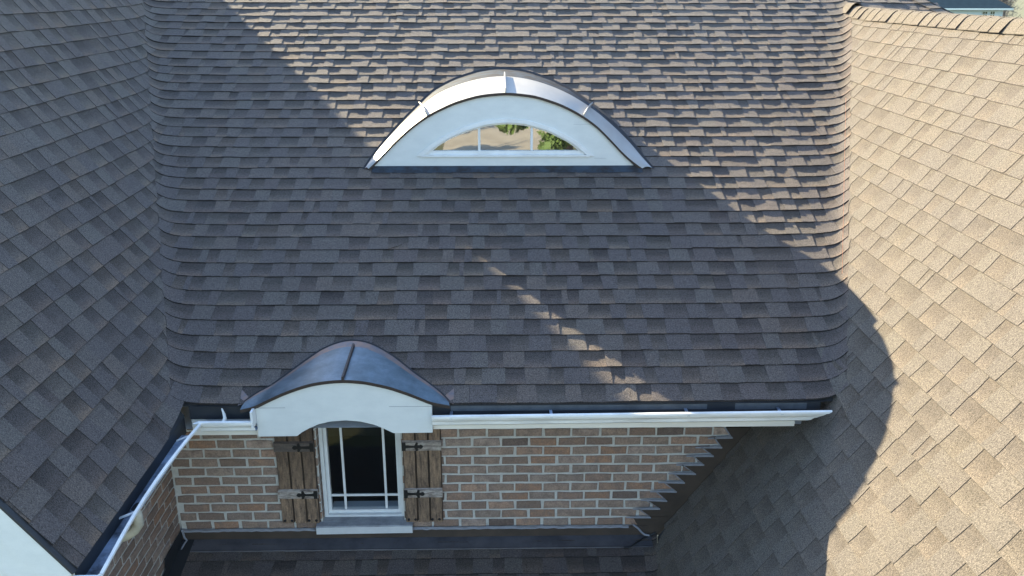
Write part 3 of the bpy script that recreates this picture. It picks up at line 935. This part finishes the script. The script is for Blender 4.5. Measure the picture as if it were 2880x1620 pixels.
def fin(mb, path, h, th):
    for a, b in zip(path, path[1:]):
        s = Vector((th, 0, 0)); u = Vector((0, 0, h))
        mb.prism(None, [a - s, a + s, a + s * .8 + u, a - s * .8 + u], [b - s, b + s, b + s * .8 + u, b - s * .8 + u])
mb = MB()
fi_ = NF // 2
pf = min(range(NF), key=lambda k: abs(front[k].x + 0.571)); pb = min(range(NF), key=lambda k: abs(ring[k].x + 0.573))
fin(mb, [front[pf].lerp(ring[pb], t / 6) + Vector((0, -0.004 if t == 0 else 0, 0.002)) for t in range(7)], 0.022, 0.008)
mb.build('seam', M['bead'], hood)
mb = MB()
for xs_, sg in ((-1.205, -1), (0.06, 1)):
    mb.poly([onM(xs_, -0.575, 0.010), onM(xs_ + sg * 0.045, -0.59, 0.008), onM(xs_ + sg * .045, -0.475, 0.008), onM(xs_ + sg * -.01, -0.53, .011)][::sg])
mb.build('side_flange', M['copper'], hood)

# tall window under the hood
win = MB()
yf = 0.075
def frame_bars(mb, x0, x1, z0, z1, w, y0, y1):
    mb.box((x0, y0, z0), (x0 + w, y1, z1)); mb.box((x1 - w, y0, z0), (x1, y1, z1))
    mb.box((x0 + w, y0, z0), (x1 - w, y1, z0 + w)); mb.box((x0 + w, y0, z1 - w), (x1 - w, y1, z1))
frame_bars(win, WIN[0] + .006, WIN[1], WIN[2], WIN[3], 0.026, 0.055, 0.12)
frame_bars(win, WIN[0] + .032, WIN[1] - .026, WIN[2] + .026, WIN[3] - .026, 0.024, 0.085, 0.125)
win_o = win.build('window', M['white_trim'], HOUSE); win_o['label'] = 'tall window between wooden shutters'
mb = MB()
gx0, gx1, gz0, gz1 = WIN[0] + .05, WIN[1] - .044, WIN[2] + .045, WIN[3] - .045
mb.quad((gx0, 0.112, gz0), (gx1, 0.112, gz0), (gx1, 0.112, gz1), (gx0, 0.112, gz1))
mb.build('pane', M['glass'], win_o)
for x in (-0.757, -0.452):
    mb = MB(); mb.box((x - .0085, 0.1, gz0), (x + .0085, 0.111, gz1)); mb.build('muntin', M['white_trim'], win_o)
mb = MB(); mb.box((gx0, 0.1015, -0.578), (gx1, 0.110, -0.561)); mb.build('muntin', M['white_trim'], win_o)
mb = MB()
x0, x1, z0, z1 = WIN[0] - .3, WIN[1] + .3, -0.9, 0.5
y0, y1 = 0.13, 1.6
for q in ([(x0, y1, z0), (x1, y1, z0), (x1, y1, z1), (x0, y1, z1)], [(x0, y0, z0), (x0, y1, z0), (x0, y1, z1), (x0, y0, z1)], [(x1, y0, z0), (x1, y1, z0), (x1, y1, z1), (x1, y0, z1)],
          [(x0, y0, z0), (x1, y0, z0), (x1, y1, z0), (x0, y1, z0)], [(x0, y0, z1), (x1, y0, z1), (x1, y1, z1), (x0, y1, z1)]): mb.poly(q)
mb.build('room_lining', M['room'], win_o)
M['blind'] = mat('dim_roller_blind', (0.10, 0.10, 0.105), 0.9)
mb = MB(); mb.box((gx0 - .02, 0.165, 0.012), (gx1 + .02, 0.175, 0.45)); mb.build('blind', M['blind'], win_o)
mb = MB(); mb.box((gx0, 0.125, WIN[2] + .0), (gx1, 0.20, WIN[2] + .05)); mb.build('inner_sill', M['inner_sill'], win_o)
mb = MB()
mb.prism(None, [(-0.955, -0.062, -0.797), (-0.955, -0.062, -0.738), (-0.955, -0.056, -0.731), (-0.955, 0.0, -0.727), (-0.955, 0.0, -0.797)],
         [(-0.247, -0.062, -0.792), (-0.247, -0.062, -0.733), (-0.247, -0.056, -0.727), (-0.247, 0.0, -0.724), (-0.247, 0.0, -0.792)])
mb.box((WIN[0] + .002, -0.001, -0.79), (WIN[1] - .002, 0.06, -0.7255))
mb.quad((-0.954, -0.0635, -0.796), (-0.248, -0.0635, -0.791), (-0.248, -0.0635, -0.734), (-0.954, -0.0635, -0.739), 1)
mb.build('sill', [M['stone'], M['stone_front']], win_o)

# shutters: three boards, two battens, strap hinges, bolts
def shutter(x0, x1, inner, label):
    t = empty('shutter', ((x0 + x1) / 2, -0.02, -0.72)); t.parent = HOUSE
    t.matrix_parent_inverse = Matrix.Translation(-HOUSE.location); t['label'] = label
    n = 3; w = (x1 - x0) / n
    for k in range(n):
        mb = MB()
        a, b = x0 + k * w + .003, x0 + (k + 1) * w - .003
        f = rnd.uniform(.9, 1.12)
        zs = (-0.722, -0.5, -0.25, 0.0, 0.33)
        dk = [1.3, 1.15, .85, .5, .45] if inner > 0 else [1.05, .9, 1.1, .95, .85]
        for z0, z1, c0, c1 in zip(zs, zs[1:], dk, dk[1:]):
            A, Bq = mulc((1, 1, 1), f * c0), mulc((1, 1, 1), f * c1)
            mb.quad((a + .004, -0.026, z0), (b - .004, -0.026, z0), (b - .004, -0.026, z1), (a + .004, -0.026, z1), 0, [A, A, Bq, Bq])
            e0 = mulc(A, .45)
            mb.quad((a, -0.006, z0), (a + .004, -0.026, z0), (a + .004, -0.026, z1), (a, -0.006, z1), 0, [e0] * 4)
            mb.quad((b - .004, -0.026, z0), (b, -0.006, z0), (b, -0.006, z1), (b - .004, -0.026, z1), 0, [e0] * 4)
        mb.quad((a, -0.006, zs[0]), (b, -0.006, zs[0]), (b - .004, -0.026, zs[0]), (a + .004, -0.026, zs[0]), 0, [(.5,) * 3] * 4)
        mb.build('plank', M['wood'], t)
    mb = MB(); mb.quad((x0, -0.008, -0.72), (x1, -0.008, -0.72), (x1, -0.008, .33), (x0, -0.008, .33), 0, [(.2,) * 3] * 4); mb.build('backing', M['wood'], t)
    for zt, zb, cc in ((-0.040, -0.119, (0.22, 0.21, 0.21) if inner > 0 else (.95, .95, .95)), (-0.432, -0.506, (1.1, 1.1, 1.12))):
        mb = MB()
        xa, xb = x0 - .002, x1 + .002
        mb.prism(None, [(xa, -0.027, zb), (xa, -0.046, zb + .006), (xa, -0.046, zt - .008), (xa, -0.027, zt)], [(xb, -0.027, zb), (xb, -0.046, zb + .006), (xb, -0.046, zt - .008), (xb, -0.027, zt)])
        mb.c = [[cc] * len(f) for f in mb.f]
        bt = mb.build('batten', M['batten'], t)
        # strap hinge with a spade-and-cross end
        zc = (zt + zb) / 2
        mb = MB()
        d = -1 if inner > 0 else 1
        xh = x1 if inner > 0 else x0
        P = [(0, .032), (.026, .032), (.028, .011), (.085, .007), (.092, .012), (.098, .030), (.108, .034), (.116, .028), (.112, .012), (.122, .010), (.130, .016), (.142, .013), (.152, 0)]
        P = P + [(x, -z) for x, z in P[::-1][1:]]
        fr = [(xh + d * x, -0.052, zc + z) for x, z in P]; bk = [(xh + d * x, -0.0465, zc + z) for x, z in P]
        if d < 0: fr, bk = fr[::-1], bk[::-1]
        mb.prism(None, bk, fr)
        mb.build('hinge', M['iron'], t)
    for x in (x0 + .025, x0 + .075, x1 - .08, x1 - .028):
        mb = MB(); mb.tube([(x, -0.026, -0.70), (x, -0.032, -0.70), (x, -0.036, -0.70)], [.010, .010, .005], 8); mb.build('bolt', M['iron'], t)
shutter(-1.210, -0.928, 1, 'left shutter, stained dark towards its top')
shutter(-0.300, -0.022, -1, 'right shutter with two pale battens')

# ------------------------------------------------------------------ eyebrow dormer
dor = empty('eyebrow_dormer', (0.46, 1.62, 1.60)); dor.parent = HOUSE
dor.matrix_parent_inverse = Matrix.Translation(-HOUSE.location)
YF = 1.618
FR = [(-0.629, 1.606), (-0.617, 1.625), (-0.438, 1.808), (-0.308, 1.922), (-0.158, 2.027), (0.046, 2.122), (0.249, 2.180), (0.474, 2.200), (0.698, 2.177), (0.913, 2.108), (1.073, 2.027), (1.213, 1.931), (1.356, 1.790), (1.440, 1.700), (1.531, 1.611)]
WI = [(-0.250, 1.695), (-0.154, 1.776), (-0.039, 1.848), (0.133, 1.922), (0.304, 1.972), (0.474, 1.988), (0.644, 1.973), (0.845, 1.912), (1.045, 1.806), (1.175, 1.695)]
ND = 57
fro = resample([(x, YF, z) for x, z in FR], ND, 2)
wio = resample([(x, YF, z) for x, z in WI], ND, 2)
mb = MB()
loft(mb, wio, fro, 1, 0)
mb.f = [tuple(reversed(f)) for f in mb.f]
mb.poly([(-0.629, YF, 1.606), (1.531, YF, 1.611), (1.175, YF, 1.695), (-0.250, YF, 1.695)])
loft(mb, fro, [p + Vector((0, .035, 0)) for p in fro], 1, 0)
loft(mb, [p + Vector((0, .05, 0)) for p in wio], wio, 1, 0)
mb.build('front_board', M['white'], dor)
mb = MB()
for xa, xb, zj in ((1.02, 1.185, 1.952), (1.20, 1.30, 1.672)):
    mb.box((xa, YF - .0008, zj - .0007), (xb, YF + .002, zj + .0007))
mb.build('board_joint', M['caulk'], dor)
# trim arch
inn = [Vector((lerp(0.466, p.x, 0.955), YF, 1.690 + (p.z - 1.690) * 0.94)) for p in wio]
ot = [Vector((lerp(0.466, p.x, 1.030), YF, 1.688 + (p.z - 1.690) * 1.06)) for p in wio]
mb = MB()
loft(mb, [p + Vector((0, -.012, 0)) for p in inn], [p + Vector((0, -.012, 0)) for p in ot], 1, 0)
loft(mb, [p + Vector((0, -.012, 0)) for p in ot], [p + Vector((0, .001, 0)) for p in ot], 1, 0)
loft(mb, [p + Vector((0, .04, 0)) for p in inn], [p + Vector((0, -.012, 0)) for p in inn], 1, 0)
dw = mb.build('window_frame', M['white_trim'], dor)
mb = MB()
in2 = [Vector((lerp(0.466, p.x, 0.900), YF + .02, 1.700 + (p.z - 1.690) * 0.845)) for p in wio]
loft(mb, in2, [p + Vector((0, 0.02, 0)) for p in inn], 1, 0)
loft(mb, [p + Vector((0, .02, 0)) for p in in2], in2, 1, 0)
mb.build('inner_frame', M['white_trim'], dor)
mb = MB()
mb.box((-0.236, YF - .016, 1.688), (1.163, YF + .03, 1.703))
mb.box((-0.20, YF + .008, 1.703), (1.12, YF + .035, 1.733))
mb.build('sill', M['white_trim'], dor)
mb = MB()
gl = [p + Vector((0, .012, 0)) for p in in2]
mb.poly([(gl[0].x, gl[0].y, 1.72)] + gl[1:-1] + [(gl[-1].x, gl[-1].y, 1.72)])
mb.build('pane', M['glass_coated'], dor)
for x in (0.246, 0.679):
    mb = MB(); mb.box((x - .010, YF + .020, 1.732), (x + .010, YF + .0315, interp([(p.x, p.z) for p in in2], x) - .001)); mb.build('muntin', M['white_trim'], dor)
mb = MB()
mb.poly([(p.x, YF + .16, p.z) for p in in2])
loft(mb, [p + Vector((0, .14, 0)) for p in in2], in2, 1, 0)
mb.quad(in2[0], in2[-1], in2[-1] + Vector((0, .14, 0)), in2[0] + Vector((0, .14, 0)))
mb.build('room_lining', M['room'], dor)
# hood of the dormer
HF = resample([(-0.672, YF - .022, 1.590), (-0.632, YF - .022, 1.624)] + [(x, YF - .022, z + .012) for x, z in FR[2:-1]] + [(1.542, YF - .022, 1.628), (1.600, YF - .022, 1.590)], ND, 2)
HBk = resample([onM(-0.705, 1.600), onM(-0.690, 1.660), onM(-0.607, 1.873), onM(-0.456, 2.187), onM(-0.281, 2.502), onM(-0.190, 2.670), onM(-0.016, 2.830), onM(0.164, 2.938), onM(0.321, 3.000), onM(0.480, 3.016),
                onM(0.690, 2.960), onM(0.895, 2.839), onM(1.068, 2.690), onM(1.241, 2.479), onM(1.393, 2.240), onM(1.551, 1.939), onM(1.640, 1.700), onM(1.690, 1.600)], ND, 2)
def frac(i):      # the flashing band is wider near the top
    return 0.86
ringD = [f.lerp(b, 0.90 - 0.26 * math.sin(math.pi * i / (ND - 1)) ** 2) + Vector((0, 0, .006)) for i, (f, b) in enumerate(zip(HF, HBk))]
mb = MB(); loft(mb, HF, ringD, 8, 0, 0.012); mb.build('hood_skin', M['hood'], dor, smooth=True)
mb = MB(); loft(mb, ringD, HBk, 2, 0); mb.build('back_flashing', M['flash'], dor, smooth=True)
mb = MB()
loft(mb, [p + Vector((0, 0.001, -0.020)) for p in HF], [p + Vector((0, -0.002, 0.002)) for p in HF], 1, 0)
loft(mb, [p + Vector((0, .03, -0.014)) for p in HF], [p + Vector((0, 0.001, -0.014)) for p in HF], 1, 0)
mb.build('drip_edge', M['bead'], dor)
mb = MB()
loft(mb, [b + slM.W * 0.002 for b in HBk], [onM(b.x + d.x, b.y + d.y, .018) for b, d in [(b, Vector((b.x - 0.48, (b.y - 1.7) * 1.2, 0)).normalized() * lerp(.016, .034, max(0, (b.y - 1.6) / 1.4))) for b in HBk]], 1, 0)
mb.build('sealant_line', M['tar'], dor)
for xf, hh in ((-0.175, .045), (0.474, .040), (1.085, .045)):
    a = min(range(ND), key=lambda k: abs(HF[k].x - xf))
    mb = MB()
    tg = (HF[a + 1] - HF[a - 1]).normalized()
    d = Vector((-tg.z, 0, tg.x)).normalized()
    path = [HF[a].lerp(ringD[a], t / 6) + Vector((0, 0, 0.012 * math.sin(math.pi * t / 6))) for t in range(7)]
    for p, q in zip(path, path[1:]):
        s = tg * .006; u = d * hh
        mb.prism(None, [p - s, p + s, p + s * .7 + u, p - s * .7 + u], [q - s, q + s, q + s * .7 + u, q - s * .7 + u])
    mb.build('seam', M['hood'], dor)
mb = MB()
for x0, x1, j in ((-0.64, 0.02, 0), (0.0, 0.75, .003), (0.73, 1.60, 0)):
    pts = [lerp(x0, x1, t / 8) for t in range(9)]
    for a, b in zip(pts, pts[1:]):
        n0, n1 = rnd.uniform(-.004, .004), rnd.uniform(-.004, .004)
        mb.quad(onM(a, 1.555 + n0, .009 + j), onM(b, 1.555 + n1, .009 + j), onM(b, 1.60, .012 + j), onM(a, 1.60, .012 + j))
        mb.quad(onM(a, 1.60, .012 + j), onM(b, 1.60, .012 + j), (b, YF - .006, 1.612), (a, YF - .006, 1.612))
mb.build('apron_flashing', M['flash'], dor)

# ------------------------------------------------------------------ loose things on the roof
def onMt(x, y, w): return Vector((x, y, pM(x, y))) + slM.W * w
mb = MB()
mb.tube([onMt(-0.434, 0.715, .010), onMt(-0.395, 0.728, .013), onMt(-0.36, 0.742, .012), onMt(-0.325, 0.757, .016)], [.003, .0026, .0024, .0012], 5)
mb.tube([onMt(-0.395, 0.728, .013), onMt(-0.38, 0.718, .018)], [.0018, .0008], 4)
tag(mb.build('twig', M['twig']), 'thin dark twig lying on the shaded middle roof', 'twig')
mb = MB()
mb.tube([(1.56, -0.03, -0.835), (1.52, -0.03, -0.862), (1.468, -0.055, -0.862), (1.43, -0.085, -0.868), (1.395, -0.112, -0.872), (1.36, -0.135, -0.884), (1.31, -0.138, -0.886)], .0055, 6)
tag(mb.build('cable', M['rubber']), 'short black cable curling over the flashing at the wall foot', 'cable')

# ------------------------------------------------------------------ surroundings
GZ = -4.3
mb = MB(); mb.quad((-1800, -1800, GZ), (1800, -1800, GZ), (1800, 1800, GZ), (-1800, 1800, GZ))
M['lawn'] = mat('lawn', (0.075, 0.085, 0.035), 0.95, noise_amt=0.8, noise_scale=0.35, dark=(0.12, 0.105, 0.06), speck=0.3, speck_scale=8)
tag(mb.build('ground', M['lawn']), kind='structure')
M['concrete'] = mat('concrete', (0.38, 0.335, 0.26), 0.9, noise_amt=0.8, noise_scale=0.5, dark=(0.25, 0.215, 0.165))
mb = MB(); mb.quad((-2.2, -70, GZ + .02), (3.4, -70, GZ + .02), (3.0, -17, GZ + .02), (-2.0, -17, GZ + .02))
tag(mb.build('driveway', M['concrete']), kind='structure')

M['leaf'] = mat('tree_leaves', (0.055, 0.095, 0.022), 0.7, pig=True, speck=0.2, speck_scale=6)
M['bark'] = mat('tree_bark', (0.10, 0.08, 0.065), 0.9, noise_amt=0.5, noise_scale=6)
M['bare'] = mat('bare_twigs', (0.13, 0.122, 0.118), 0.9, pig=True)
def leafy(x, y, h, rad, label, n=1500, seed=1):
    r = random.Random(seed)
    t = empty('tree', (x, y, GZ)); tag(t, label, 'tree')
    mb = MB()
    mb.tube([(x, y, GZ), (x + .1, y, GZ + h * .3), (x - .1, y + .1, GZ + h * .6), (x, y, GZ + h * .85)], [.28, .2, .12, .04], 8)
    for k in range(6):
        a = k * 1.05; z = GZ + h * (.35 + .07 * k)
        mb.tube([(x, y, z), (x + math.cos(a) * rad * .4, y + math.sin(a) * rad * .4, z + .8), (x + math.cos(a) * rad * .75, y + math.sin(a) * rad * .75, z + 1.8)], [.09, .06, .02], 5)
    mb.build('trunk', M['bark'], t)
    mb = MB()
    cl = [(Vector((r.gauss(0, .5), r.gauss(0, .5), r.gauss(0, .4))), r.uniform(.25, .5)) for _ in range(16)]
    for _ in range(n):
        c, s = r.choice(cl)
        d = Vector((r.gauss(0, 1), r.gauss(0, 1), r.gauss(0, 1))).normalized() * s * r.uniform(.5, 1)
        p = Vector((x, y, GZ + h * .62)) + Vector(((c.x + d.x) * rad, (c.y + d.y) * rad, (c.z + d.z) * h * .38))
        a = Vector((r.gauss(0, 1), r.gauss(0, 1), r.gauss(0, 1))).normalized(); b = a.orthogonal().normalized()
        w = r.uniform(.12, .28); col = mulc((1, 1, 1), r.uniform(.7, 1.4))
        mb.quad(p - a * w, p + b * w * .6, p + a * w, p - b * w * .6, 0, [col] * 4)
    mb.build('crown', M['leaf'], t)
leafy(9.5, -33, 9, 3.4, 'broad leafy tree across the drive behind the viewpoint', seed=3)
leafy(-10.5, -30, 8, 3.0, 'smaller leafy tree on the lawn behind the viewpoint', seed=4)

leafy(3.3, -27, 3.5, 1.9, 'evergreen shrub beside the drive, right of the drive behind the viewpoint', n=1800, seed=5)
leafy(-3.2, -28, 2.6, 1.0, 'low rounded shrub left of the drive behind the viewpoint', n=900, seed=6)
# neighbour's house far beyond the right-hand ridge
nb = empty('neighbour_house', (84, 156, GZ)); tag(nb, 'pale siding house with dark green hip roof beyond the ridge', 'house')
M['nb_roof'] = mat('dark_green_roof', (0.045, 0.062, 0.062), 0.9, noise_amt=.4, noise_scale=1.5, speck=.15, speck_scale=3)
M['nb_wall'] = mat('pale_siding', (0.46, 0.53, 0.52), 0.8, noise_amt=.2, noise_scale=1)
M['nb_trim'] = mat('white_trim_far', (0.62, 0.66, 0.60), 0.7)
M['nb_glass'] = mat('far_window_glass', (0.03, 0.05, 0.035), 0.15)
X0, X1, Y0, Y1, ZE = 62.0, 88.6, 150.2, 162.0, -0.95
mb = MB()
mb.quad((X0, Y0, GZ), (X1, Y0, GZ), (X1, Y0, ZE), (X0, Y0, ZE)); mb.quad((X1, Y0, GZ), (X1, Y1, GZ), (X1, Y1, ZE), (X1, Y0, ZE))
for k in range(10):
    z = GZ + .3 + k * .32
    mb.quad((X0, Y0 - .02, z), (X1, Y0 - .02, z), (X1, Y0, z + .3), (X0, Y0, z + .3))
mb.build('wall', M['nb_wall'], nb)
mb = MB()
e = 1.1; ym = (Y0 + Y1) / 2
mb.poly([(X0 - e, Y0 - e, ZE + .28), (X1 + e, Y0 - e, ZE + .28), (X1 - 4.5, ym, ZE + 4.6), (X0 + 4.5, ym, ZE + 4.6)])
mb.poly([(X1 + e, Y0 - e, ZE + .28), (X1 + e, Y1 + e, ZE + .28), (X1 - 4.5, ym, ZE + 4.6)])
mb.poly([(X1 + e, Y1 + e, ZE + .28), (X0 - e, Y1 + e, ZE + .28), (X0 + 4.5, ym, ZE + 4.6), (X1 - 4.5, ym, ZE + 4.6)])
mb.build('roof', M['nb_roof'], nb)
mb = MB(); mb.box((X0 - e, Y0 - e - .02, ZE - .02), (X1 + e, Y0 - .05, ZE + .27)); mb.build('fascia', M['nb_trim'], nb)
for x in (85.45, 86.75):
    mb = MB(); mb.box((x - .42, Y0 - .08, ZE - 1.25), (x + .42, Y0 - .03, ZE - .25)); w = mb.build('window', M['nb_trim'], nb)
    mb = MB()
    for sx in (-.2, .2):
        for sz in (-.98, -.5): mb.box((x + sx - .16, Y0 - .1, ZE + sz - .2), (x + sx + .16, Y0 - .082, ZE + sz + .2))
    mb.build('pane', M['nb_glass'], w)
# pale flowering shrubs along the neighbour's wall
M['bloom'] = mat('pale_blooms', (0.55, 0.52, 0.38), 0.9, pig=True)
def shrub(x, y, h, w, label, seed):
    r = random.Random(seed)
    t = empty('shrub', (x, y, GZ)); tag(t, label, 'shrub', 'pale shrubs along the far wall')
    mb = MB()
    for k in range(5):
        a = k * 1.26
        mb.tube([(x, y, GZ), (x + math.cos(a) * w * .3, y + math.sin(a) * .3, GZ + h * .75)], [.05, .02], 5)
    mb.build('stem', M['bark'], t)
    mb = MB()
    for _ in range(160):
        zf = r.random() ** .6
        p = Vector((x + r.gauss(0, .4) * w, y + r.gauss(0, .3) * w, GZ + h * (.35 + .65 * zf)))
        a = Vector((r.gauss(0, 1), r.gauss(0, 1), r.gauss(0, 1))).normalized() * .13; b = a.orthogonal()
        c = (1, 1, 1) if r.random() < .75 else (.25, .4, .2)
        mb.quad(p - a, p + b, p + a, p - b, 0, [c] * 4)
    mb.build('crown', M['bloom'], t)
for i, (x, h, l) in enumerate(((79.0, 2.75, 'pale shrub nearest the hip of the roof, before the far wall'), (80.2, 2.7, 'second pale shrub from the hip, before the far wall'),
                               (84.4, 2.25, 'low pale shrub just beside the far windows'), (86.9, 2.2, 'pale shrub below the second far window'), (88.6, 2.2, 'pale shrub at the corner of the far house'))):
    shrub(x, 148.2, h, .7, l, 40 + i)
# bare trees to the right of it
def bare(x, y, h, rad, label, seed):
    r = random.Random(seed)
    t = empty('bare_tree', (x, y, GZ)); tag(t, label, 'tree', 'bare trees beyond the far house')
    mb = MB(); mb.tube([(x, y, GZ), (x + .2, y, GZ + h * .5), (x, y, GZ + h * .9)], [.25, .16, .04], 6)
    for k in range(9):
        a = r.uniform(0, 6.28); z = GZ + h * r.uniform(.2, .7)
        mb.tube([(x, y, z), (x + math.cos(a) * rad * .7, y + math.sin(a) * rad * .7, z + h * .22)], [.09, .02], 5)
    mb.build('trunk', M['bark'], t)
    mb = MB()
    for _ in range(1500):
        p = Vector((x + r.gauss(0, .42) * rad, y + r.gauss(0, .42) * rad, GZ + h * r.uniform(.12, 1.0)))
        d = Vector((r.gauss(0, .5), r.gauss(0, .5), r.uniform(.2, 1))).normalized() * r.uniform(.4, 1.1); s = d.orthogonal().normalized() * r.uniform(.03, .07)
        mb.quad(p - s, p + s, p + d + s * .3, p + d - s * .3, 0, [mulc((1, .97, .94), r.uniform(.6, 1.3))] * 4)
    mb.build('crown', M['bare'], t)
for i, (x, y, h, l) in enumerate(((92.5, 158, 8.5, 'bare grey tree just right of the far house'), (96, 163, 9.5, 'tall bare grey tree at the right edge of the photo'), (93.5, 170, 9, 'bare grey tree behind the corner of the far house'),
                                  (99, 155, 8, 'bare grey tree outermost at right'))):
    bare(x, y, h, 2.6, l, 60 + i)
